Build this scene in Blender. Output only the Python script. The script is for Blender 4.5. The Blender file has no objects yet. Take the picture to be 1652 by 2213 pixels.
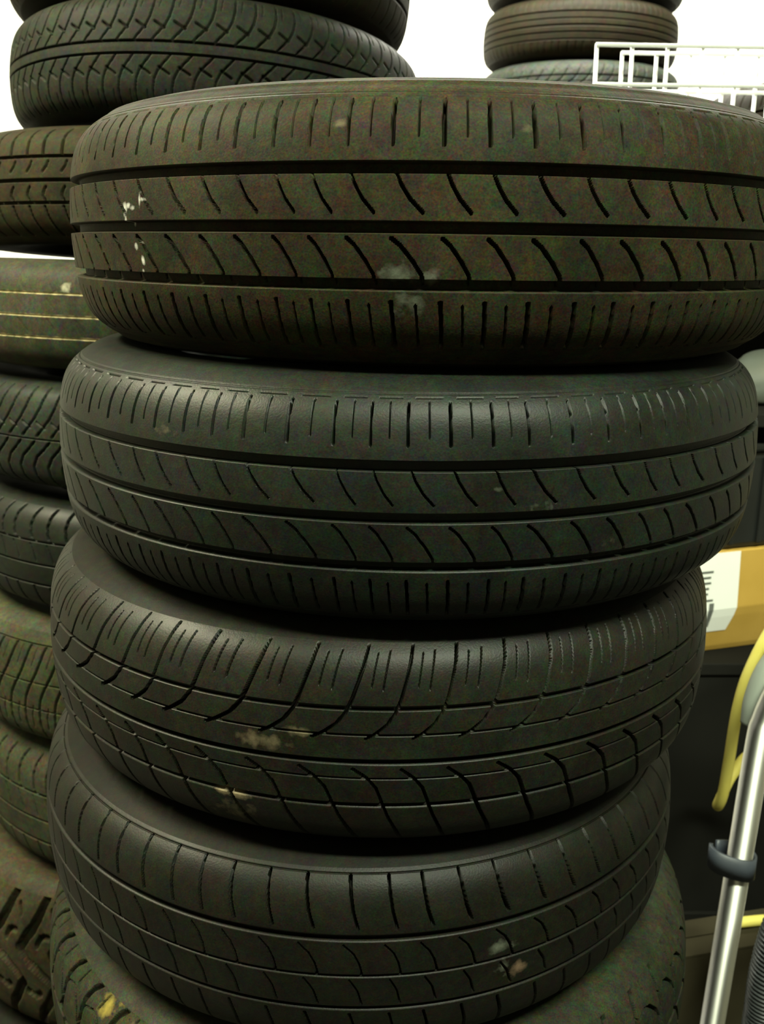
import bpy, bmesh, math, random
import numpy as np
from mathutils import Vector, Matrix

# ------------------------------------------------------------------ camera, light, exposure
SC = bpy.context.scene
COL = SC.collection
EYE = 1.33
cam_d = bpy.data.cameras.new('camera'); cam = bpy.data.objects.new('camera', cam_d); COL.objects.link(cam)
cam.location = (0, 0, EYE); cam.rotation_euler = (math.pi/2 - 0.2691, 0, 0)
cam_d.sensor_fit = 'VERTICAL'; cam_d.sensor_height = 36.0; cam_d.lens = 36.0*2006/2213
cam_d.clip_start = 0.02
SC.camera = cam
cam_d.dof.use_dof = True; cam_d.dof.focus_distance = 0.62; cam_d.dof.aperture_fstop = 14

w = bpy.data.worlds.new('world'); SC.world = w; w.use_nodes = True
w.node_tree.nodes['Background'].inputs[0].default_value = (0.9, 1.0, 0.85, 1)
w.node_tree.nodes['Background'].inputs[1].default_value = 0.02

def area(name, loc, sx, sy, power, color, rot=(0, 0, 0)):
    d = bpy.data.lights.new(name, 'AREA'); d.shape = 'RECTANGLE'; d.size = sx; d.size_y = sy
    d.energy = power; d.color = color
    o = bpy.data.objects.new(name, d); COL.objects.link(o); o.location = loc; o.rotation_euler = rot
    return o
WARM = (1.0, 0.97, 0.74)
area('ceiling_light_near', (0.55, -0.35, 2.84), 1.2, 0.14, 62, (0.93, 1.0, 0.76))
area('ceiling_light_left', (-1.65, 0.75, 2.84), 0.3, 1.3, 100, (1.0, 0.95, 0.66))
area('back_wall_fill_light', (0.2, 2.7, 2.84), 2.4, 0.30, 150, (1.0, 0.98, 0.84))  # unseen lamp added to brighten the back wall

SC.view_settings.view_transform = 'Standard'; SC.view_settings.look = 'None'
SC.view_settings.gamma = 1.0; SC.view_settings.use_curve_mapping = False
SC.view_settings.exposure = 1.35

# ------------------------------------------------------------------ helpers
def nodes_of(m):
    m.use_nodes = True
    return m.node_tree.nodes, m.node_tree.links, m.node_tree.nodes['Principled BSDF']

def mat(name, c1, c2=None, rough=0.6, scale=8.0, metal=0.0, spec=0.5, bump=0.0, bscale=200.0, rvar=0.0, trans=0.0):
    m = bpy.data.materials.new(name); N, L, B = nodes_of(m)
    B.inputs['Roughness'].default_value = rough; B.inputs['Metallic'].default_value = metal
    B.inputs['Specular IOR Level'].default_value = spec
    tc = N.new('ShaderNodeTexCoord')
    nz = N.new('ShaderNodeTexNoise'); nz.inputs['Scale'].default_value = scale; nz.inputs['Detail'].default_value = 6
    L.new(tc.outputs['Object'], nz.inputs['Vector'])
    cr = N.new('ShaderNodeValToRGB'); cr.color_ramp.elements[0].position = 0.35; cr.color_ramp.elements[1].position = 0.68
    cr.color_ramp.elements[0].color = (*c1, 1); cr.color_ramp.elements[1].color = (*(c2 or c1), 1)
    L.new(nz.outputs['Fac'], cr.inputs['Fac']); L.new(cr.outputs['Color'], B.inputs['Base Color'])
    if rvar:
        mr = N.new('ShaderNodeMapRange'); mr.inputs['To Min'].default_value = rough - rvar; mr.inputs['To Max'].default_value = rough + rvar
        L.new(nz.outputs['Fac'], mr.inputs['Value']); L.new(mr.outputs['Result'], B.inputs['Roughness'])
    if bump:
        n2 = N.new('ShaderNodeTexNoise'); n2.inputs['Scale'].default_value = bscale; n2.inputs['Detail'].default_value = 4
        L.new(tc.outputs['Object'], n2.inputs['Vector'])
        b = N.new('ShaderNodeBump'); b.inputs['Strength'].default_value = bump; b.inputs['Distance'].default_value = 0.002
        L.new(n2.outputs['Fac'], b.inputs['Height']); L.new(b.outputs['Normal'], B.inputs['Normal'])
    return m

RUB = 0.265
def rubber(name, base, dust, rough=0.55, amount=0.5, seed=0.0):
    """black tyre rubber with a blotchy film of dust; 'stain' point colours lie over it"""
    m = bpy.data.materials.new(name); N, L, B = nodes_of(m)
    B.inputs['Specular IOR Level'].default_value = 0.14 if any(k in name for k in ('greenish', 'hooks', 'dark')) else 0.06
    tc = N.new('ShaderNodeTexCoord')
    mp = N.new('ShaderNodeMapping'); mp.inputs['Location'].default_value = (seed, seed*1.7, -seed)
    L.new(tc.outputs['Object'], mp.inputs['Vector'])
    n1 = N.new('ShaderNodeTexNoise'); n1.inputs['Scale'].default_value = 14; n1.inputs['Detail'].default_value = 8; n1.inputs['Roughness'].default_value = 0.65
    L.new(mp.outputs['Vector'], n1.inputs['Vector'])
    r1 = N.new('ShaderNodeValToRGB'); r1.color_ramp.elements[0].position = 0.38; r1.color_ramp.elements[1].position = 0.72
    base = [q*RUB for q in base]; dust = [q*RUB for q in dust]
    r1.color_ramp.elements[0].color = (*base, 1); r1.color_ramp.elements[1].color = tuple(b + (d - b)*amount for b, d in zip(base, dust)) + (1,)
    L.new(n1.outputs['Fac'], r1.inputs['Fac'])
    # colour mottling in place of sensor grain, three sizes, each averaging to one
    last = r1.outputs['Color']; n2 = None
    for sc_, det, con, fac in ((700, 2, 1.2, .55), (170, 3, .9, .42), (45, 4, .3, .4)):
        n_ = N.new('ShaderNodeTexNoise'); n_.inputs['Scale'].default_value = sc_; n_.inputs['Detail'].default_value = det
        L.new(mp.outputs['Vector'], n_.inputs['Vector']); n2 = n2 or n_
        bc = N.new('ShaderNodeBrightContrast'); bc.inputs['Contrast'].default_value = con; L.new(n_.outputs['Color'], bc.inputs['Color'])
        dbl = N.new('ShaderNodeMixRGB'); dbl.blend_type = 'ADD'; dbl.inputs['Fac'].default_value = 1.0
        L.new(bc.outputs['Color'], dbl.inputs['Color1']); L.new(bc.outputs['Color'], dbl.inputs['Color2'])
        mu = N.new('ShaderNodeMixRGB'); mu.blend_type = 'MULTIPLY'; mu.inputs['Fac'].default_value = fac
        L.new(last, mu.inputs['Color1']); L.new(dbl.outputs['Color'], mu.inputs['Color2']); last = mu.outputs['Color']
    at = N.new('ShaderNodeAttribute'); at.attribute_name = 'stain'
    nb = N.new('ShaderNodeTexNoise'); nb.inputs['Scale'].default_value = 130; nb.inputs['Detail'].default_value = 5
    L.new(mp.outputs['Vector'], nb.inputs['Vector'])
    ma = N.new('ShaderNodeMath'); ma.operation = 'ADD'; L.new(nb.outputs['Fac'], ma.inputs[0]); L.new(at.outputs['Alpha'], ma.inputs[1])
    mr = N.new('ShaderNodeMapRange'); mr.inputs['From Min'].default_value = 0.72; mr.inputs['From Max'].default_value = 1.25
    L.new(ma.outputs[0], mr.inputs['Value'])
    mm = N.new('ShaderNodeMath'); mm.operation = 'MULTIPLY'; L.new(mr.outputs['Result'], mm.inputs[0])
    gt = N.new('ShaderNodeMath'); gt.operation = 'MULTIPLY'; gt.use_clamp = True; gt.inputs[1].default_value = 6.0
    L.new(at.outputs['Alpha'], gt.inputs[0]); L.new(gt.outputs[0], mm.inputs[1])
    m2 = N.new('ShaderNodeMixRGB'); L.new(mm.outputs[0], m2.inputs['Fac']); L.new(last, m2.inputs['Color1']); L.new(at.outputs['Color'], m2.inputs['Color2'])
    L.new(m2.outputs['Color'], B.inputs['Base Color'])
    rr = N.new('ShaderNodeMapRange'); rr.inputs['To Min'].default_value = rough - 0.12; rr.inputs['To Max'].default_value = rough + 0.18
    L.new(n1.outputs['Fac'], rr.inputs['Value']); L.new(rr.outputs['Result'], B.inputs['Roughness'])
    b = N.new('ShaderNodeBump'); b.inputs['Strength'].default_value = 0.25; b.inputs['Distance'].default_value = 0.0006
    L.new(n2.outputs['Fac'], b.inputs['Height']); L.new(b.outputs['Normal'], B.inputs['Normal'])
    return m

SIDE = {}
def side_of(m):
    if m.name not in SIDE:
        c = m.copy(); c.name = m.name + '_sidewall'; B = c.node_tree.nodes['Principled BSDF']
        B.inputs['Specular IOR Level'].default_value = .08
        for l in list(c.node_tree.links):
            if l.to_socket == B.inputs['Roughness']: c.node_tree.links.remove(l)
        B.inputs['Roughness'].default_value = .92 if ('brownish' in m.name or 'far' in m.name) else .62
        SIDE[m.name] = c
    return SIDE[m.name]

def np_mesh(name, V, F, m, parent=None, smooth=True, stain=None, nrm=None):
    me = bpy.data.meshes.new(name)
    V = np.asarray(V, np.float32); F = np.asarray(F, np.int32)
    me.vertices.add(len(V)); me.vertices.foreach_set('co', V.ravel())
    nf = len(F); me.loops.add(nf*4); me.loops.foreach_set('vertex_index', F.ravel())
    me.polygons.add(nf); me.polygons.foreach_set('loop_start', np.arange(nf, dtype=np.int32)*4)
    me.polygons.foreach_set('loop_total', np.full(nf, 4, np.int32))
    me.update(calc_edges=True)
    me.polygons.foreach_set('use_smooth', np.full(nf, smooth))
    if stain is None and name in ('sidewall', 'inner_liner'): stain = np.zeros((len(V), 4))
    if stain is not None:
        a = me.attributes.new('stain', 'FLOAT_COLOR', 'POINT'); a.data.foreach_set('color', stain.astype(np.float32).ravel())
    if nrm is not None:
        a = me.attributes.new('custom_normal', 'FLOAT_VECTOR', 'POINT'); a.data.foreach_set('vector', nrm.astype(np.float32).ravel())
    me.materials.append(m)
    o = bpy.data.objects.new(name, me); COL.objects.link(o)
    if parent: o.parent = parent
    return o

def bm_obj(name, bm, m, parent=None, smooth=False):
    bmesh.ops.recalc_face_normals(bm, faces=bm.faces)
    me = bpy.data.meshes.new(name); bm.to_mesh(me); bm.free()
    if smooth:
        for p in me.polygons: p.use_smooth = True
    me.materials.append(m)
    o = bpy.data.objects.new(name, me); COL.objects.link(o)
    if parent: o.parent = parent
    return o

def box(bm, lo, hi, bevel=0.0, rot=None):
    g = bmesh.ops.create_cube(bm, size=1.0)['verts']
    c = [(a + b)/2 for a, b in zip(lo, hi)]; s = [b - a for a, b in zip(lo, hi)]
    for v in g: v.co = Vector((v.co.x*s[0] + c[0], v.co.y*s[1] + c[1], v.co.z*s[2] + c[2]))
    if bevel:
        es = list({e for v in g for e in v.link_edges})
        bmesh.ops.bevel(bm, geom=es, offset=bevel, segments=2, affect='EDGES', profile=0.5)

def tag(o, label, cat, group=None):
    o['label'] = label; o['category'] = cat
    if group: o['group'] = group
    return o

def thing(name, label, cat, loc, group=None, rot=(0, 0, 0)):
    o = bpy.data.objects.new(name, None); COL.objects.link(o); o.empty_display_size = 0.05
    o.location = loc; o.rotation_euler = rot
    return tag(o, label, cat, group)

def smooth_path(pts, n):
    """Catmull-Rom through pts"""
    P = np.array(pts, float); P = np.vstack([2*P[0] - P[1], P, 2*P[-1] - P[-2]])
    out = []
    k = len(P) - 3
    for i in range(k):
        p0, p1, p2, p3 = P[i:i + 4]
        for t in np.linspace(0, 1, n, endpoint=False):
            out.append(0.5*((2*p1) + (-p0 + p2)*t + (2*p0 - 5*p1 + 4*p2 - p3)*t*t + (-p0 + 3*p1 - 3*p2 + p3)*t**3))
    out.append(P[-2])
    return np.array(out)

def tube(name, path, rad, m, parent=None, seg=16, caps=True):
    P = np.asarray(path, float); n = len(P)
    rad = np.full(n, rad) if np.isscalar(rad) else np.asarray(rad)
    T = np.gradient(P, axis=0); T /= np.linalg.norm(T, axis=1)[:, None]
    up = np.array([0.0, 1, 0]) if abs(T[0][1]) < 0.9 else np.array([1.0, 0, 0])
    V = []; a = np.linspace(0, 2*math.pi, seg, endpoint=False)
    u = np.cross(T[0], up); u /= np.linalg.norm(u)
    for i in range(n):
        u = u - T[i]*(u @ T[i]); u /= np.linalg.norm(u); v = np.cross(T[i], u)
        V.append(P[i] + rad[i]*(np.cos(a)[:, None]*u + np.sin(a)[:, None]*v))
    V = np.vstack(V)
    F = [(i*seg + j, i*seg + (j + 1) % seg, (i + 1)*seg + (j + 1) % seg, (i + 1)*seg + j) for i in range(n - 1) for j in range(seg)]
    if caps:
        V = np.vstack([V, P[0], P[-1]]); a0, b0 = len(V) - 2, len(V) - 1
        for j in range(0, seg, 2):
            F.append((a0, (j + 2) % seg, j + 1, j)); e = (n - 1)*seg
            F.append((b0, e + j, e + j + 1, e + (j + 2) % seg))
    return np_mesh(name, V, F, m, parent)

# ------------------------------------------------------------------ room shell
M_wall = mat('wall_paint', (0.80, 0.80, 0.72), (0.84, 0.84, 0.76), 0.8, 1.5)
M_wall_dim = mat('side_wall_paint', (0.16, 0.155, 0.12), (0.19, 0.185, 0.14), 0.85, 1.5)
M_ceil = mat('ceiling_paint', (0.5, 0.5, 0.45), (0.55, 0.55, 0.5), 0.9, 2)
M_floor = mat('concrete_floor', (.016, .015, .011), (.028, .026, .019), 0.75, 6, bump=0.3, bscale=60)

def slab(name, lo, hi, m):
    bm = bmesh.new(); box(bm, lo, hi); o = bm_obj(name, bm, m); o['kind'] = 'structure'; return o
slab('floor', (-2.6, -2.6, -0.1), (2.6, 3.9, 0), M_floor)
slab('ceiling', (-2.6, -2.6, 2.9), (2.6, 3.9, 3.0), M_ceil)
slab('wall_back', (-2.6, 3.9, 0), (2.6, 4.0, 2.9), M_wall)
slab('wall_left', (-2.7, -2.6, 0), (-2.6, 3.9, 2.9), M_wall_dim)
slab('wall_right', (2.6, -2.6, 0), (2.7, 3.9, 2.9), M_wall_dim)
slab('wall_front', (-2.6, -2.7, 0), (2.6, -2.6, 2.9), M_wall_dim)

# ------------------------------------------------------------------ tyres
def catmull(P, n=8):
    return smooth_path([(a, b, 0) for a, b in P], n)[:, :2]

def profile_half(R, hw):
    """(r, z) of the outer skin from the crown to the bead; second value: arc length in nominal mm (half width 87.5)"""
    k = hw/0.0875
    pts = [(0, 0), (-0.0006, .015), (-0.0018, .030), (-0.0038, .045), (-0.0078, .0585), (-0.0142, .0688), (-0.0235, .0768),
           (-0.034, .0826), (-0.046, .0858), (-0.065, .0863), (-0.085, .0838), (-0.103, .0775), (-0.118, .071), (-0.1255, .066), (-0.1275, .060)]
    c = catmull(pts, 10)
    s = np.concatenate([[0], np.cumsum(np.hypot(*np.diff(c, axis=0).T))])*1000
    return np.stack([R + c[:, 0], c[:, 1]*k], 1), s

V_T = 84.0      # nominal arc length (mm) at which tread meets sidewall
BK = '''types of tread: each entry ('c', v, width, depth) is a groove round the tyre,
('s', [(u, v)...], width, depth) a sipe repeated every pitch; ('d', ...) is the same groove but only for part of the pitch'''
PAT = {}
def ribs(ws, wb, ds):
    return dict(pitch=28, feats=[
    ('c', 32.5, 6.6, 7.5), ('c', -1, 6.6, 7.5), ('c', -34, 6.4, 7.5), ('d', 77.5, 1.6, 2.4, 4, 24), ('d', -77.5, 1.6, 2, 4, 24),
    ('c', 81.5, .8, .8),
    ('s', [(0, 73.5), (-.6, 62), (-.4, 45.5)], wb, 4.5), ('s', [(14, 75), (13.6, 62), (13.8, 50)], .9, 2),
    ('s', [(0, -44), (1, -58), (2, -76)], wb, 4.5), ('s', [(14, -46), (15, -60), (16, -74)], 1.0, 2.4),
    ('s', [(2, 30), (5, 23), (10, 15), (17, 7.5)], ws, ds),
    ('s', [(0, -7), (5, -11), (12, -20), (17, -28), (18, -34)], ws*1.15, ds)])
PAT['ribs'] = ribs(1.35, 1.8, 4.5)
PAT['ribs_worn'] = ribs(.95, 1.5, 3.5)
PAT['hooks'] = dict(pitch=37, feats=[
    ('c', 37, 3.0, 5), ('c', -2, 4.2, 6), ('c', -37, 3.2, 5), ('c', 18, 1.3, 2.5), ('c', -15, 1.3, 2.5),
    ('s', [(2, 82), (-1, 68), (-5, 55), (-9, 43), (-13, 34), (-20, 25), (-30, 18), (-36, 15)], 1.9, 5),
    ('s', [(20, 78), (16, 60), (14, 50)], 1.1, 2), ('s', [(10, 76), (7, 62), (5, 52)], 1.0, 1.8),
    ('s', [(-8, -8), (2, -15), (9, -23), (13, -33), (18, -46), (26, -62), (32, -78)], 1.9, 4.5)])
PAT['plain_shoulder'] = dict(pitch=30, feats=[
    ('c', 33, 4.5, 6), ('c', 2, 2.2, 3.5), ('c', -28, 4.0, 5), ('c', 80, 1, 1),
    ('s', [(0, 79), (.5, 66), (2.5, 52), (6, 40)], 1.9, 5),
    ('s', [(-4, 27), (3, 20), (7, 12), (9, 4)], 1.1, 2.4), ('s', [(0, -2), (6, -12), (9, -24)], 1.1, 2.4),
    ('s', [(0, -34), (4, -50), (6, -72)], 1.5, 3)])
PAT['blocks'] = dict(pitch=40, feats=[
    ('c', 22, 5, 7), ('c', -22, 5, 7),
    ('s', [(10, 84), (4, 76), (0, 64), (-1, 48), (-4, 34), (-10, 24)], 4.2, 7), ('s', [(4, 60), (14, 63), (22, 61), (30, 52), (34, 40)], 2.2, 4),
    ('s', [(24, 82), (22, 74), (20, 68)], 1.6, 2.5),
    ('s', [(0, 20), (10, 6), (16, -8), (30, -20)], 3.0, 6), ('s', [(-10, -24), (0, -40), (4, -60), (4, -82)], 4.2, 7)])
PAT['herringbone'] = dict(pitch=25, feats=[
    ('c', 8, 3.4, 6), ('c', -8, 3.4, 6),
    ('s', [(0, 9), (9, 20), (17, 30), (22, 41), (25, 55), (26, 72), (27, 80)], 1.9, 5), ('s', [(3, 35), (10, 30), (16, 26)], 2.2, 4.5),
    ('s', [(10, 78), (9, 66), (8, 56)], .9, 1.5),
    ('s', [(0, -9), (-9, -20), (-17, -30), (-22, -41), (-25, -55), (-26, -72), (-27, -80)], 1.9, 5), ('s', [(-3, -35), (-10, -30), (-16, -26)], 2.2, 4.5),
    ('s', [(-10, -78), (-9, -66), (-8, -56)], 1.0, 1.6)])
PAT['short_sipes'] = dict(pitch=27, feats=[
    ('c', 35, 4.6, 6), ('c', 1, 5, 6), ('c', -31, 5, 6),
    ('s', [(5, 82), (2, 72), (0, 58), (0, 37)], 2.3, 4.5),
    ('s', [(8, 28), (6, 22), (0, 13)], 2.2, 3.5),
    ('s', [(4, -9), (0, -16), (-1, -22), (3, -31)], 2.6, 4.5),
    ('s', [(0, -36), (3, -52), (8, -66), (13, -82)], 2.6, 5)])
PAT['worn_lines'] = dict(pitch=40, feats=[
    ('c', 34, 2.6, 1.6), ('c', 0, 2.6, 1.6), ('c', -33, 2.6, 1.6),
    ('s', [(0, 26), (5, 18), (12, 8)], 1.0, .8), ('s', [(0, 60), (2, 50), (8, 40)], 1.0, .7), ('s', [(0, -5), (6, -14), (14, -26)], 1.0, .8)],
    dusty=[34, 0, -33])
PAT['swept'] = dict(pitch=24, feats=[
    ('c', 0, 2.6, 4.5),
    ('s', [(12, 82), (11, 66), (7, 48), (-2, 30), (-14, 14), (-22, 4)], 2.6, 5), ('s', [(-22, 26), (-14, 20), (-8, 17)], 1.6, 3),
    ('s', [(22, -4), (12, -16), (0, -28), (-8, -44), (-9, -62), (-5, -80)], 2.6, 5)])
PAT['shoulder_bars'] = dict(pitch=29, feats=[
    ('c', 30, 2.6, 4.5), ('c', -4, 3, 5), ('c', -36, 3, 5),
    ('s', [(6, 80), (2, 68), (0, 52), (2, 38), (6, 31)], 3.0, 5),
    ('s', [(0, 26), (6, 14), (10, 2)], 1.2, 2), ('s', [(0, -40), (4, -60), (6, -78)], 2.4, 4)])
PAT['slanted'] = dict(pitch=26, feats=[
    ('c', 66, 1.8, 2.5), ('c', 14, 1.6, 2.5), ('c', -24, 1.8, 2.5),
    ('s', [(20, 64), (14, 46), (6, 28), (-6, 8), (-14, -8), (-18, -24), (-20, -46), (-18, -70)], 2.4, 5),
    ('s', [(6, 62), (2, 48), (-2, 36)], 1.0, 1.6), ('s', [(-2, -20), (-6, -34), (-7, -52)], 1.2, 2)])
PAT['mud_lugs'] = dict(pitch=58, feats=[
    ('s', [(22, 84), (16, 66), (4, 48), (-10, 36), (-20, 24)], 11, 13), ('s', [(-24, 22), (-8, 8), (8, 2), (26, -8), (38, -18)], 9, 13),
    ('s', [(34, -20), (22, -36), (8, -50), (0, -68), (-4, -84)], 11, 13), ('s', [(-20, 24), (-8, 8)], 8, 12),
    ('s', [(10, 30), (18, 40), (30, 42)], 5, 9), ('s', [(8, -26), (0, -30), (-14, -26)], 6, 9), ('s', [(40, 60), (34, 70)], 4, 6)])
PAT['slim_ribs'] = dict(pitch=24, feats=[
    ('c', 38, 4, 6), ('c', 18.5, 3.4, 6), ('c', -1, 3.4, 6), ('c', -20, 3.4, 6), ('c', -39, 4, 6),
    ('s', [(0, 46), (0, 78)], 1.2, 2), ('s', [(0, -46), (0, -78)], 1.2, 2)])

def seg_dist(U, V, a, b):
    ax, ay = a; bx, by = b; dx, dy = bx - ax, by - ay
    t = np.clip(((U - ax)*dx + (V - ay)*dy)/(dx*dx + dy*dy + 1e-9), 0, 1)
    return np.hypot(U - ax - t*dx, V - ay - t*dy)

def cut(dist, w, d):
    x = np.clip((w/2 + 0.35 - dist)/0.7, 0, 1)
    return d*x*x*(3 - 2*x)

def tread_tile(pat, u, v, crisp=False):
    """groove depth (mm) on the grid u x v of one pitch"""
    p = PAT[pat]; pitch = p['pitch']
    U, V = np.meshgrid(u, v, indexing='ij'); D = np.zeros_like(U)
    for f in p['feats']:
        if f[0] == 'c': D = np.maximum(D, cut(np.abs(V - f[1]), f[2], f[3]))
        elif f[0] == 'd':
            g = np.clip(np.minimum(U - f[4], f[5] - U)/1.0, 0, 1)
            D = np.maximum(D, cut(np.abs(V - f[1]), f[2], f[3])*g)
        else:
            pts = f[1]; best = np.full_like(U, 1e9)
            for k in (-2, -1, 0, 1, 2):
                for a, b in zip(pts[:-1], pts[1:]):
                    best = np.minimum(best, seg_dist(U - k*pitch, V, a, b))
            D = np.maximum(D, cut(best, f[2]*(1.25 if crisp else 1.1), min(f[3]*(2.2 if crisp else 1.3), 11) if f[2] < 4 else f[3]))
    return D*np.clip((V_T - np.abs(V))/3.0, 0, 1)

def car_tire(label, x, y, h, R, W, pat, m, tilt=(0, 0), group=None, step=1.0, fine=96, seed=0, stains=(), rim=None, phase=0.0, vary=0.13, crisp=False):
    hw = W/2
    root = thing('car_tire', label, 'tire', (x, y, EYE + h - hw), group, (math.radians(tilt[1]), -math.radians(tilt[0]), 0))
    prof, s = profile_half(R, hw)
    P = PAT[pat]; rnd = random.Random(seed)
    # rows: even spacing plus the edges of the grooves that run round
    vs = set(np.round(np.arange(-V_T, V_T + .01, 1.25*step + .15), 2)); vs |= {-V_T, V_T}
    for f in P['feats']:
        if f[0] in 'cd':
            for e in (-.36, 0, .36):
                vs |= {round(f[1] - f[2]/2 + e, 2), round(f[1] + f[2]/2 + e, 2)}
    v = np.array(sorted(q for q in vs if -V_T <= q <= V_T))
    v = v[np.concatenate([[True], np.diff(v) > .12])]; v[-1] = V_T
    # pitches of slightly uneven length, fine where they face the room
    n = int(round(2*math.pi*R*1000/P['pitch']))
    ln = np.array([rnd.choice((1 - vary, 1, 1, 1 + vary)) for _ in range(n)]); ln = ln/ln.sum()*2*math.pi
    st = np.cumsum(np.concatenate([[0], ln])) - math.pi + phase
    nf = max(8, int(P['pitch']/step)); nc = max(4, nf//6)
    uf = np.linspace(0, P['pitch'], nf, endpoint=False); uc = np.linspace(0, P['pitch'], nc, endpoint=False)
    Df, Dc = tread_tile(pat, uf, v, crisp), tread_tile(pat, uc, v, crisp)
    TH, DD = [], []
    for i in range(n):
        mid = (st[i] + st[i + 1])/2
        mid = (mid + math.pi) % (2*math.pi) - math.pi
        u, D = (uf, Df) if abs(mid) < math.radians(fine) else (uc, Dc)
        TH.append(st[i] + u/P['pitch']*ln[i]); DD.append(D)
    TH = np.concatenate(TH); D = np.vstack(DD)/1000
    pr = np.interp(np.abs(v), s, prof[:, 0]); pz = np.sign(v)*np.interp(np.abs(v), s, prof[:, 1])
    tr, tz = np.gradient(pr, v), np.gradient(pz, v); nl = np.hypot(tr, tz)
    nr, nz = tz/nl, -tr/nl
    rr = pr[None] - nr[None]*D; zz = pz[None] - nz[None]*D + hw
    Vt = np.stack([rr*np.sin(TH)[:, None], -rr*np.cos(TH)[:, None], zz], -1)
    nu, nv = Vt.shape[:2]
    idx = np.arange(nu*nv).reshape(nu, nv); nx = np.roll(idx, -1, 0)
    F = np.stack([idx[:, :-1], nx[:, :-1], nx[:, 1:], idx[:, 1:]], -1).reshape(-1, 4)
    S = np.zeros((nu, nv, 4))
    tt = np.degrees((TH + math.pi) % (2*math.pi) - math.pi)
    for (ang, hz, sa, sz, col, amt) in stains:      # degrees, height above the tyre's middle (m), radii, colour, strength
        g = np.exp(-(((tt[:, None] - ang)/sa)**2 + ((pz[None] - hz)/sz)**2))*amt
        g = np.where(g > .02, g, 0)
        new = g > S[..., 3]
        S[new, :3] = col; S[..., 3] = np.maximum(S[..., 3], g)
    for v0 in P.get('dusty', ()):
        g = np.clip(1.7 - np.abs(v - v0)/1.6, 0, 1)*.62
        g = np.broadcast_to(g[None], (nu, nv)); new = g > S[..., 3]
        S[new, :3] = (0.34, 0.29, 0.15); S[..., 3] = np.maximum(S[..., 3], g)
    # shading normals follow the ribs; the narrow sipes keep their crisp edges
    dc = np.zeros_like(v)
    for f in P['feats']:
        if f[0] == 'c': dc = np.maximum(dc, cut(np.abs(v - f[1]), f[2], f[3]))
    gr, gz = pr - nr*dc/1000, pz - nz*dc/1000
    seg = np.stack([np.diff(gz), -np.diff(gr)], 1); seg /= np.linalg.norm(seg, axis=1)[:, None]
    nm_ = np.zeros((len(v), 2)); nm_[1:] += seg; nm_[:-1] += seg; nm_ /= np.linalg.norm(nm_, axis=1)[:, None]
    NN = np.stack([nm_[None, :, 0]*np.sin(TH)[:, None], -nm_[None, :, 0]*np.cos(TH)[:, None], np.broadcast_to(nm_[None, :, 1], (nu, nv))], -1)
    if crisp:
        dth = np.roll(Vt, -1, 0) - np.roll(Vt, 1, 0); dv = np.gradient(Vt, axis=1)
        RN = np.cross(dth, dv); RN /= np.linalg.norm(RN, axis=2)[..., None] + 1e-12
        RN *= np.sign((RN*NN).sum(2))[..., None]
        deep = np.clip((D*1000 - dc[None] - .6)/1.2, 0, 1)[..., None]
        NN = NN*(1 - deep) + RN*deep; NN /= np.linalg.norm(NN, axis=2)[..., None] + 1e-12
    np_mesh('tread', Vt.reshape(-1, 3), F, m, root, stain=S.reshape(-1, 4), nrm=NN.reshape(-1, 3) if crisp else None)
    # sidewalls with raised rings, bead and inner skin
    k0 = np.searchsorted(s, V_T)
    sw = np.vstack([[np.interp(V_T, s, prof[:, 0]), np.interp(V_T, s, prof[:, 1])], prof[k0:]])
    ns = 176; a = np.linspace(0, 2*math.pi, ns, endpoint=False)
    dn = []
    for r_, z_ in sw:
        d = R - r_
        dn.append((0.0011 if rim else 0)*(math.exp(-((d - .034)/.0022)**2) + math.exp(-((d - .046)/.0016)**2) + math.exp(-((d - .104)/.003)**2)))
    sw[:, 1] += np.array(dn)
    for sgn, nm in ((1, 'sidewall'), (-1, 'sidewall')):
        pts = [(r_, hw + sgn*z_) for r_, z_ in sw] + [(R - .1285, hw + sgn*(hw*.62)), (R - .125, hw + sgn*hw*.56), (R - .112, hw + sgn*hw*.70), (R - .07, hw + sgn*hw*.86), (R - .04, hw + sgn*hw*.80), (R - .022, hw + sgn*hw*.62)]
        A = np.array(pts)
        VV = np.stack([A[None, :, 0]*np.sin(a)[:, None], -A[None, :, 0]*np.cos(a)[:, None], np.broadcast_to(A[None, :, 1], (ns, len(A)))], -1)
        ix = np.arange(ns*len(A)).reshape(ns, len(A)); nn = np.roll(ix, -1, 0)
        FF = np.stack([ix[:, :-1], nn[:, :-1], nn[:, 1:], ix[:, 1:]], -1).reshape(-1, 4)
        if sgn < 0: FF = FF[:, ::-1]
        np_mesh(nm, VV.reshape(-1, 3), FF, side_of(m), root)
    A = np.array([(R - .022, hw*1.62), (R - .019, hw*1.3), (R - .018, hw), (R - .019, hw*.7), (R - .022, hw*.38)])
    VV = np.stack([A[None, :, 0]*np.sin(a)[:, None], -A[None, :, 0]*np.cos(a)[:, None], np.broadcast_to(A[None, :, 1], (ns, 5))], -1)
    ix = np.arange(ns*5).reshape(ns, 5); nn = np.roll(ix, -1, 0)
    np_mesh('inner_liner', VV.reshape(-1, 3), np.stack([ix[:, :-1], nn[:, :-1], nn[:, 1:], ix[:, 1:]], -1).reshape(-1, 4), m, root)
    return root

def copy_thing(root, loc, rz, label, group):
    r = root.copy(); COL.objects.link(r); r.location = loc; r.rotation_euler = (0, 0, rz)
    r['label'] = label; r['group'] = group
    for ch in list(root.children):
        c = ch.copy(); COL.objects.link(c); c.parent = r
    return r

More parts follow.
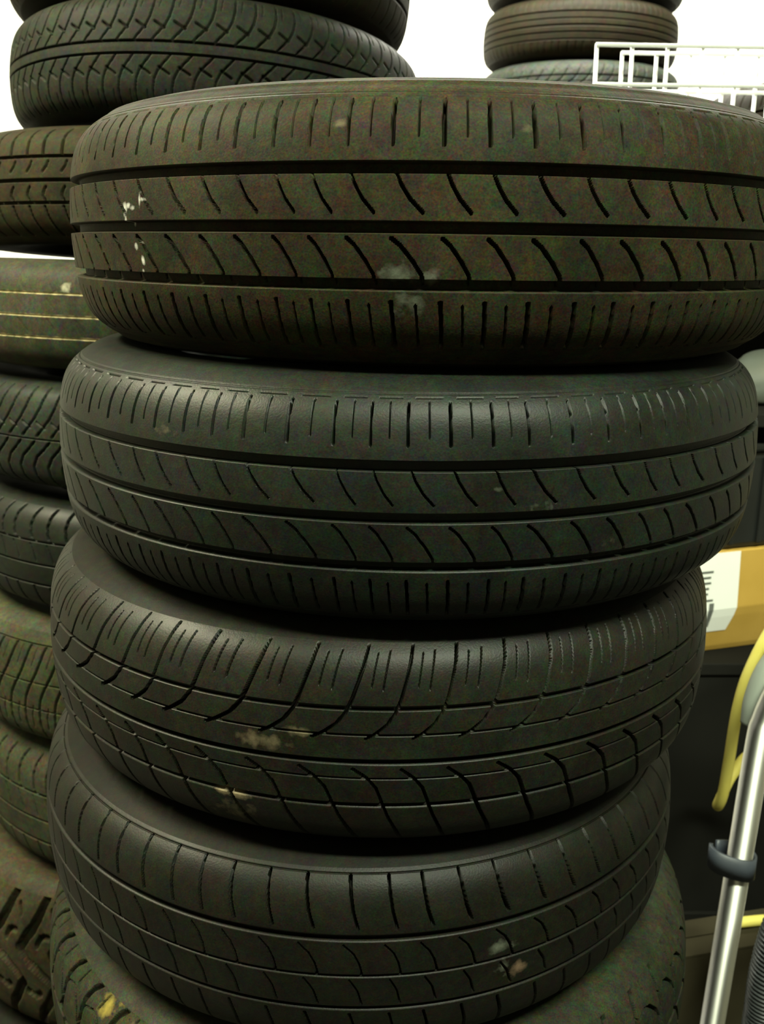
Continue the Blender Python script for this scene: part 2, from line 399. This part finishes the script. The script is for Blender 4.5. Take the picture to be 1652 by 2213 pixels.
WHITE, TAN, PALE, MUD, OCHRE = (.45, .45, .41), (.085, .07, .04), (.085, .095, .07), (.12, .08, .05), (.16, .125, .025)
M_brown = rubber('rubber_brownish', (.040, .036, .0175), (.098, .087, .043), .60, .75, 1)
M_green = rubber('rubber_greenish', (.016, .020, .0135), (.035, .043, .029), .44, .7, 5)
M_hook = rubber('rubber_hooks', (.0165, .017, .0103), (.037, .038, .0225), .44, .7, 9)
M_dark = rubber('rubber_dark', (.0125, .0128, .0075), (.028, .0285, .0165), .46, .6, 13)
M_pale = rubber('rubber_pale', (.075, .082, .044), (.17, .17, .092), .75, .8, 17)
M_herr = rubber('rubber_grey', (.033, .0375, .025), (.07, .075, .052), .6, .7, 21)
M_tan = rubber('rubber_tan', (.042, .036, .0155), (.088, .075, .032), .68, .8, 25)
M_worn = rubber('rubber_worn', (.064, .07, .04), (.14, .134, .08), .6, .8, 29)
M_blue = rubber('rubber_bluish', (.042, .050, .037), (.085, .098, .074), .5, .6, 33)
M_dusty = rubber('rubber_dusty', (.038, .043, .024), (.085, .088, .05), .75, .8, 45)
M_mud = rubber('rubber_muddy', (.06, .052, .028), (.15, .13, .07), .8, .8, 41)
M_far = rubber('rubber_far', (.022, .0175, .0065), (.044, .035, .014), .6, .6, 37)

GF, GL, GR = 'tires of the front stack', 'tires of the left stack', 'tires of the far right stack'
fl = [(-44.5, .0104, .55, .0045, WHITE, .5), (-43.6, .0128, .5, .002, WHITE, .47), (-42.6, .0108, .8, .002, WHITE, .5), (-41.2, .0150, .25, .006, WHITE, .47), (-40.6, .0165, .5, .0015, WHITE, .5),
      (-44.3, .002, .3, .004, WHITE, .5), (-42.4, -.0136, .5, .003, WHITE, .62), (-41.4, -.0100, .4, .003, WHITE, .5), (-41.2, -.024, .4, .004, WHITE, .62), (-41.4, -.030, .3, .002, WHITE, .5),
      (-5.9, -.0276, 2.4, .0085, PALE, .55), (-2.6, -.0295, 1.6, .006, PALE, .5), (-5, -.047, 2.6, .009, PALE, .42), (8, .0555, 1.0, .004, TAN, .5), (-13, .058, .9, .003, TAN, .5)]
car_tire('brown-black tire on top of the front stack, with white flecks at its left', .0419, .8963, .0192, .315, .180, 'ribs', M_brown,
         (-.80, .4), GF, .6, crisp=True, seed=3, stains=fl, rim=True)
car_tire('greenish-black tire second from top of the front stack, pale groove lines', .0217, .8832, -.159, .315, .177, 'ribs_worn', M_green,
         (-.6, .3), GF, .6, crisp=True, seed=8, stains=[(-33.5, .044, 3, .008, TAN, .24), (15.2, .004, 2.6, .006, PALE, .24), (24, -.021, 3, .008, TAN, .2), (9, .018, .8, .002, PALE, .4)])
car_tire('black tire third from the top of the front stack, hooked sipes and tan dirt smears', -.0042, .8853, -.337, .315, .176, 'hooks', M_hook,
         (-.7, -.4), GF, .6, crisp=True, seed=5, stains=[(-15.1, .008, 3.6, .006, TAN, .6), (-18.7, -.0405, 1.6, .004, (.15, .12, .07), .7), (-21, -.039, 1.6, .004, (.15, .12, .07), .65), (-10.1, .018, 3, .004, TAN, .45), (-20, -.055, 4, .01, TAN, .4)])
car_tire('black tire fourth from the top of the front stack, with small clay spots', -.0235, .8775, -.513, .3135, .174, 'plain_shoulder', M_dark,
         (-.85, -.45), GF, .6, crisp=True, seed=6, stains=[(20.8, .013, 2.2, .006, PALE, .55), (23.6, -.0105, 1.9, .007, MUD, .62), (22, -.008, 2.5, .009, PALE, .4)])
car_tire('dusty grey-green tire fifth from the top of the front stack', -.015, .88, -.692, .335, .181, 'blocks', M_dusty,
         (-.6, 0), GF, .6, crisp=True, seed=2, stains=[(-44, .073, 1.6, .009, OCHRE, .6), (-41.4, .083, 1.5, .006, OCHRE, .5), (-36, .072, 3, .006, TAN, .5)])
base_t = car_tire('tire low down in the front stack, under the dusty wide one', -.01, .88, -.8745, .315, .1825, 'slim_ribs', M_dark, (0, 0), GF, 4.0, seed=1)
for k in (1, 2):
    copy_thing(base_t, (-.01 + .006*k, .88 - .004*k, .1825*(2 - k) + .0005), k, 'tire low down in the front stack, under the dusty wide one', GF)

# left stack, behind the front one
car_tire('dark tire topmost in the left stack, cut off by the top of the picture', -.262, 1.58, .402, .302, .184, 'slim_ribs', M_far, (-2.8, -4.1), GL, 1.6, seed=4)
car_tire('grey herringbone-tread tire second from the top of the left stack', -.255, 1.566, .2265, .31, .154, 'herringbone', M_herr, (-3.1, -4.2), GL, 1.0, seed=7, vary=.06)
car_tire('tan-tinged tire third from the top of the left stack, three straight grooves', -.30, 1.52, .068, .345, .144, 'short_sipes', M_tan, (-1.9, -3), GL, 1.2, seed=9)
car_tire('smooth worn tire fourth from the top of the left stack, three pale lines', -.325, 1.5, -.0855, .34, .142, 'worn_lines', M_worn, (-2.2, -1.8), GL, 1.2, seed=10,
         stains=[(-12, .035, 1.6, .008, (.3, .29, .2), .5), (4, .042, 1.5, .012, (.3, .29, .2), .42), (6, .012, 3, .004, (.3, .28, .18), .5)])
car_tire('tire fifth from the top of the left stack, swept curved sipes', -.32, 1.50, -.2375, .342, .149, 'swept', M_blue, (-1.8, -.8), GL, 1.2, seed=11)
car_tire('tire sixth from the top of the left stack, shoulder bars above a thin groove', -.325, 1.50, -.4015, .345, .163, 'shoulder_bars', M_green, (-1.6, -.2), GL, 1.2, seed=12)
car_tire('pale dusty tire seventh from the top of the left stack, long slanted sipes', -.345, 1.5, -.585, .36, .187, 'slanted', M_pale, (-1.6, 0), GL, 1.2, seed=13)
car_tire('dark tire eighth from the top of the left stack, under the pale slanted-sipe one', -.335, 1.505, -.791, .36, .21, 'shoulder_bars', M_worn, (-1, 0), GL, 1.2, seed=14)
car_tire('chunky mud tire with deep lugs low in the left stack', -.405, 1.5, -1.033, .364, .268, 'mud_lugs', M_mud, (-.6, 0), GL, 1.4, seed=15)
car_tire('tire on the floor at the bottom of the left stack, under the mud tire', -.43, 1.5, -1.2515, .37, .157, 'slim_ribs', M_dark, (0, 0), GL, 5, seed=31)

# far right stack by the wall
car_tire('dark tire in the far right stack just showing at the top of the picture', .655, 3.36, .849, .318, .170, 'slim_ribs', M_far, (-2, 1.5), GR, 2.6, seed=16)
car_tire('dark ribbed tire second down in the far right stack, behind the wire rack', .6462, 3.3625, .672, .315, .172, 'slim_ribs', M_far, (-2, 1.5), GR, 2.6, seed=17)
car_tire('grey tire third down in the far right stack, just above the front stack', .65, 3.36, .495, .325, .170, 'hooks', M_blue, (-1.5, 1), GR, 2.6, seed=18)
lowW = (.496 - .086 + EYE - .012)/7
low_t = car_tire('tire lower in the far right stack, hidden behind the front stack', .65, 3.36, -EYE + lowW/2, .315, lowW - .001, 'slim_ribs', M_far, (0, 0), GR, 6.0, seed=19)
for k in range(1, 7):
    copy_thing(low_t, (.65 + .008*math.sin(k*2.1), 3.36 + .006*math.cos(k*3), lowW*k), k*.7, 'tire lower in the far right stack, hidden behind the front stack', GR)

# ------------------------------------------------------------------ right side: shelf and what is on it
M_black = mat('black_board', (.006, .006, .005), (.009, .009, .007), .8, 5, spec=.15)
M_post = mat('black_post', (.010, .010, .009), (.014, .014, .012), .6, 5, spec=.3)
sh = thing('shelf_unit', 'black shelf unit at the right behind the front tire stack, holding the cardboard carton', 'shelf', (.85, 1.86, 0))
def loc_box(name, lo, hi, m, parent, bev=.002):
    bm = bmesh.new(); p = parent.location
    box(bm, [a - b for a, b in zip(lo, p)], [a - b for a, b in zip(hi, p)], bev)
    return bm_obj(name, bm, m, parent)
for zt in (1.432, 1.085, .649, .14):
    loc_box('shelf_board', (.2, 1.48, zt - .022), (1.5, 2.26, zt), M_black, sh)
for px_ in (.2, 1.47):
    for py_ in (1.48, 2.23):
        loc_box('post', (px_, py_, 0), (px_ + .03, py_ + .03, 1.41), M_post, sh)
loc_box('back_blackout_panel', (.2, 2.245, .1), (1.5, 2.262, 1.405), M_black, sh)  # black sheet added to keep the compartments dark and hide the bright wall
loc_box('front_shade_panel', (.232, 1.487, .01), (1.468, 1.497, .634), M_black, sh)  # black sheet added in place of the deep shade below the carton

car_tire('dark tire lying on the top shelf behind the white wire rack', .935, 1.93, 1.4325 - EYE + .1005, .315, .2, 'slim_ribs', M_far, (0, 0), None, 2.0, seed=20)

# white wire rack: two grids of welded wire
M_wire = mat('white_wire', (.78, .80, .76), (.84, .86, .82), .35, 20, spec=.5)
rk = thing('wire_rack', 'white wire grid rack standing on the top shelf at upper right', 'rack', (.318, 1.50, 1.432), None, (0, 0, math.radians(4.5)))
def wire(name, pts, parent, r=.0029): return tube(name, smooth_path(pts, 3) if len(pts) > 2 else np.array(pts, float), r, M_wire, parent, 10)
def wire_grid(name, x0, y0, top, n, sp):
    V, F = [], []
    segs = []
    for i in range(n): segs.append(((x0 + i*sp, y0 + .0045, .002), (x0 + i*sp, y0 + .0045, top + .002), .0029))
    for k in range(4):
        if top - k*sp > .01: segs.append(((x0 - .003, y0, top - k*sp), (x0 + (n - 1)*sp + .003, y0, top - k*sp), .0030))
    for a, b, r in segs:
        a, b = np.array(a), np.array(b); t = (b - a)/np.linalg.norm(b - a)
        u = np.cross(t, (0, 1, 0)); u /= np.linalg.norm(u); w_ = np.cross(t, u); base = len(V)
        for P_ in (a, b):
            for j in range(10):
                q = 2*math.pi*j/10; V.append(P_ + r*(math.cos(q)*u + math.sin(q)*w_))
        for j in range(10): F.append((base + j, base + (j + 1) % 10, base + 10 + (j + 1) % 10, base + 10 + j))
        for e in (0, 10):
            for j in range(0, 8, 2): F.append((base + e, base + e + j + 1, base + e + j + 2, base + e + (j + 3) % 10 if j < 6 else base + e + 9))
    return np_mesh(name, V, F, M_wire, rk)
wire_grid('front_grid', 0, 0, .198, 13, .0538)
wire_grid('back_grid', .053, .043, .196, 12, .0538)
for zz_ in (.198, .145):
    wire('cross_wire', [(12*.0538, .0, zz_), (12*.0538, .046, zz_)], rk)

# cardboard carton with a white label, lower front pushed in
M_card = mat('cardboard', (.50, .31, .06), (.56, .35, .075), .8, 12, bump=.15, bscale=300, spec=.2)
M_label = mat('label_paper', (.90, .92, .88), (.92, .94, .90), .6, 10)
M_ink = mat('label_ink', (.10, .11, .10), (.14, .15, .14), .7, 10)
yaw = math.radians(16)
cb = thing('cardboard_box', 'tan cardboard carton with a white label on the shelf at right', 'box', (.54, 1.492, .6495), None, (0, 0, yaw))
prof_y = [(0.030, 0.0), (0.024, .012), (0.004, .075), (0.0, .091), (0.0, .1955)]        # front face: leans in below .09
bm = bmesh.new(); Lx, Dy, Hz = .40, .30, .1955
cols = []
for xx in (-.10, Lx):
    cols.append([bm.verts.new((xx, a, b)) for a, b in prof_y] + [bm.verts.new((xx, Dy, Hz)), bm.verts.new((xx, Dy, 0))])
m_ = len(cols[0])
for i in range(m_): bm.faces.new((cols[0][i], cols[1][i], cols[1][(i + 1) % m_], cols[0][(i + 1) % m_]))
bm.faces.new(cols[0]); bm.faces.new(cols[1][::-1])
bmesh.ops.bevel(bm, geom=list(bm.edges), offset=.0015, segments=1, affect='EDGES')
bm_obj('carton', bm, M_card, cb)
bm = bmesh.new()            # label: thin paper following the face
lab = [(0.0135, .045), (0.004, .075), (0.0, .091), (0.0, .1945)]
def strip(bm, x0s, x1s, pr, off, th=.0006):
    f = [(bm.verts.new((x0s[i], a - off, b)), bm.verts.new((x1s[i], a - off, b))) for i, (a, b) in enumerate(pr)]
    g = [(bm.verts.new((x0s[i], a - off + th, b)), bm.verts.new((x1s[i], a - off + th, b))) for i, (a, b) in enumerate(pr)]
    for i in range(len(pr) - 1):
        bm.faces.new((f[i][0], f[i][1], f[i + 1][1], f[i + 1][0])); bm.faces.new((g[i][0], g[i + 1][0], g[i + 1][1], g[i][1]))
        for c in (0, 1): bm.faces.new((f[i][c], f[i + 1][c], g[i + 1][c], g[i][c]))
    bm.faces.new((f[0][0], g[0][0], g[0][1], f[0][1])); bm.faces.new((f[-1][0], f[-1][1], g[-1][1], g[-1][0]))
strip(bm, [-.06]*4, [.072, .079, .081, .077], lab, .0012)
lb = bm_obj('label', bm, M_label, cb); lb['label'] = 'white paper label'
bm = bmesh.new()
for i, (z0, wd) in enumerate(((.160, .012), (.150, .008), (.140, .009), (.130, .006), (.120, .005), (.108, .016))):
    box(bm, (-.03, -.0021, z0), (.014 + wd, -.0013, z0 + .0035))
bm_obj('print', bm, M_ink, lb)
bm = bmesh.new()
strip(bm, [.024, .024, .024, .024], [.032, .032, .033, .033], [(.0105, .056), (0.004, .075), (0.0, .091), (0, .104)], .0022)
bm_obj('print', bm, M_ink, lb)

# pale crumpled plastic bag on the middle shelf
M_bag = mat('bag_film', (.10, .11, .085), (.07, .09, .09), .6, 9, bump=.3, bscale=40)
bm = bmesh.new(); bmesh.ops.create_icosphere(bm, subdivisions=5, radius=1.0)
rnd = random.Random(4)
dirs = [Vector((rnd.uniform(-1, 1), rnd.uniform(-1, 1), rnd.uniform(-.3, 1))).normalized() for _ in range(26)]
for v_ in bm.verts:
    p = v_.co.copy(); k = 1.0
    for i, d in enumerate(dirs):
        q = p.dot(d)
        if q > .78: k -= .55*(q - .78)*(1 if i % 2 else -.5)
    k += .02*math.sin(9*p.x + 4*p.z)*math.sin(7*p.y + 3)
    z_ = p.z*k
    v_.co = Vector((p.x*k*.115, p.y*k*.09, max(z_*.075 + .045, .0006 + .002*abs(math.sin(9*p.x)))))
bag = bm_obj('plastic_bag', bm, M_bag, None, True); bag.location = (.71, 1.62, 1.0855); bag.scale = (1, 1, .78)
tag(bag, 'pale grey-green crumpled plastic bag on the shelf above the carton', 'bag')

# ------------------------------------------------------------------ vacuum wand, hose, yellow air hose, carton on the floor
M_chrome = mat('brushed_chrome', (.86, .86, .80), (.9, .9, .84), .60, 10, metal=1.0)
_B = M_chrome.node_tree.nodes['Principled BSDF']; _B.inputs['Anisotropic'].default_value = .93; _B.inputs['Anisotropic Rotation'].default_value = 0.25
_t = M_chrome.node_tree.nodes.new('ShaderNodeTangent'); _t.direction_type = 'RADIAL'; _t.axis = 'Z'
M_chrome.node_tree.links.new(_t.outputs[0], _B.inputs['Tangent'])
M_clip = mat('clip_plastic', (.035, .042, .055), (.05, .058, .07), .45, 30)
M_grey = mat('grey_plastic', (.30, .33, .28), (.34, .37, .32), .5, 10)
wd = thing('vacuum_wand', 'shiny chrome vacuum wand standing upright at lower right with a dark clip', 'vacuum wand', (.470, 1.1, 0))
def rel(pts, o): return [tuple(np.array(p) - np.array(o.location)) for p in pts]
path = smooth_path(rel([(.470, 1.1, .03), (.479, 1.1, .257), (.488, 1.1, .48), (.497, 1.1, .70), (.5035, 1.102, .745), (.521, 1.106, .79), (.555, 1.112, .835), (.60, 1.12, .88)], wd), 10)
tube('tube', path, .0165, M_chrome, wd, 28)
tube('foot_collar', rel([(.4690, 1.1, .0), (.4700, 1.1, .03), (.4730, 1.1, .10)], wd), .0195, M_clip, wd, 24)
cu = tube('cuff', smooth_path(rel([(.503, 1.135, .720), (.505, 1.137, .755), (.520, 1.14, .800), (.56, 1.146, .85), (.60, 1.15, .885)], wd), 8), .017, M_grey, wd, 22); cu['label'] = 'pale grey plastic cuff'
# clip: an open band, flat on the tube and reaching out to its left
bm = bmesh.new(); c = Vector(rel([(.4905, 1.1, .530)], wd)[0]); ring = []
for i in range(41):
    t = math.radians(-200 + 330*i/40)
    cx, cy = (.0205*math.cos(t), .0205*math.sin(t))
    if cx < 0: cx *= 1.75
    ring.append((cx, cy))
rows = []
for off in (0, .003):
    for dz in (-.016, .016):
        rows.append([bm.verts.new((c.x + x_*(1 + off/.02) - .002, c.y + y_*(1 + off/.02), c.z + dz - .22*x_)) for x_, y_ in ring])
for i in range(40):
    for a, b in ((0, 1), (2, 3), (0, 2), (1, 3)):
        bm.faces.new((rows[a][i], rows[a][i + 1], rows[b][i + 1], rows[b][i]))
for i in (0, 40): bm.faces.new((rows[0][i], rows[1][i], rows[3][i], rows[2][i]))
cl = bm_obj('clip', bm, M_clip, wd, True); cl['label'] = 'dark blue-grey plastic clip'

M_hose = mat('hose_plastic', (.035, .040, .042), (.05, .055, .055), .4, 20)
hp = smooth_path([(.497, 1.0, .03), (.500, 1.0, .20), (.503, 1.0, .36), (.506, 1.003, .44), (.525, 1.012, .515), (.57, 1.03, .56), (.64, 1.05, .57), (.72, 1.06, .52), (.78, 1.05, .38), (.82, 1.02, .20), (.86, .98, .08), (.92, .92, .028), (1.02, .84, .0275)], 60)
sl = np.concatenate([[0], np.cumsum(np.linalg.norm(np.diff(hp, axis=0), axis=1))])
su = np.linspace(0, sl[-1], int(sl[-1]/.0009)); hp = np.stack([np.interp(su, sl, hp[:, i]) for i in range(3)], 1)
hs = tube('vacuum_hose', hp - np.array([.497, 1.0, 0]), .0245 + .0022*np.sin(su/.0056*2*math.pi), M_hose, None, 26)
hs.location = (.497, 1.0, 0)
tag(hs, 'dark ribbed vacuum hose in the lower right corner beside the chrome wand', 'hose')
M_yel = mat('yellow_hose', (.72, .62, .13), (.78, .68, .17), .5, 30)
M_yel.node_tree.nodes['Principled BSDF'].inputs['Specular IOR Level'].default_value = .3
yp = smooth_path([(1.22, 1.74, 1.0942), (1.10, 1.62, 1.0942), (1.0, 1.535, 1.0955), (.93, 1.45, 1.11), (.84, 1.36, 1.03), (.72, 1.28, .915), (.62, 1.25, .875), (.572, 1.25, .825), (.541, 1.25, .751), (.528, 1.25, .684), (.5235, 1.25, .591), (.5225, 1.256, .535), (.5235, 1.272, .505), (.535, 1.295, .50), (.56, 1.315, .535),
                  (.60, 1.33, .56), (.68, 1.32, .50), (.71, 1.27, .40), (.68, 1.248, .326), (.63, 1.246, .3185), (.59, 1.241, .3185), (.555, 1.236, .3185)], 12)
yh = tube('air_hose', yp - np.array([.60, 1.25, 0]), .0082, M_yel, None, 16); yh.location = (.60, 1.25, 0)
tag(yh, 'yellow air hose hanging in a loop behind the chrome wand', 'hose')

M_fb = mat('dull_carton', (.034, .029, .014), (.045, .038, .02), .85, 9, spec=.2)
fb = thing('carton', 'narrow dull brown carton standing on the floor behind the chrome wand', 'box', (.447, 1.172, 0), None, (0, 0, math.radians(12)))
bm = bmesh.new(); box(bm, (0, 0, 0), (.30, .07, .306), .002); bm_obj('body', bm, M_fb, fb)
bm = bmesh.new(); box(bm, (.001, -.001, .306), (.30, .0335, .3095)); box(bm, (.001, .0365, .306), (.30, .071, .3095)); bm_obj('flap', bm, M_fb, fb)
# black bin on the carton with the label
M_bin = mat('bin_plastic', (.008, .009, .008), (.014, .016, .016), .35, 9, spec=.4)
bn = thing('storage_bin', 'black plastic bin standing on the labelled carton at right', 'bin', (.54, 1.496, .8455), None, (0, 0, yaw))
bm = bmesh.new(); box(bm, (-.10, 0, 0), (.39, .29, .17), .012); bm_obj('body', bm, M_bin, bn)
bm = bmesh.new(); box(bm, (-.108, -.008, .17), (.398, .298, .186), .005); bm_obj('lid', bm, M_bin, bn)
bm = bmesh.new()
for k in range(8): box(bm, (-.06 + .055*k, -.006, .01), (-.052 + .055*k, .001, .16), .002)
bm_obj('rib_strip', bm, M_bin, bn)
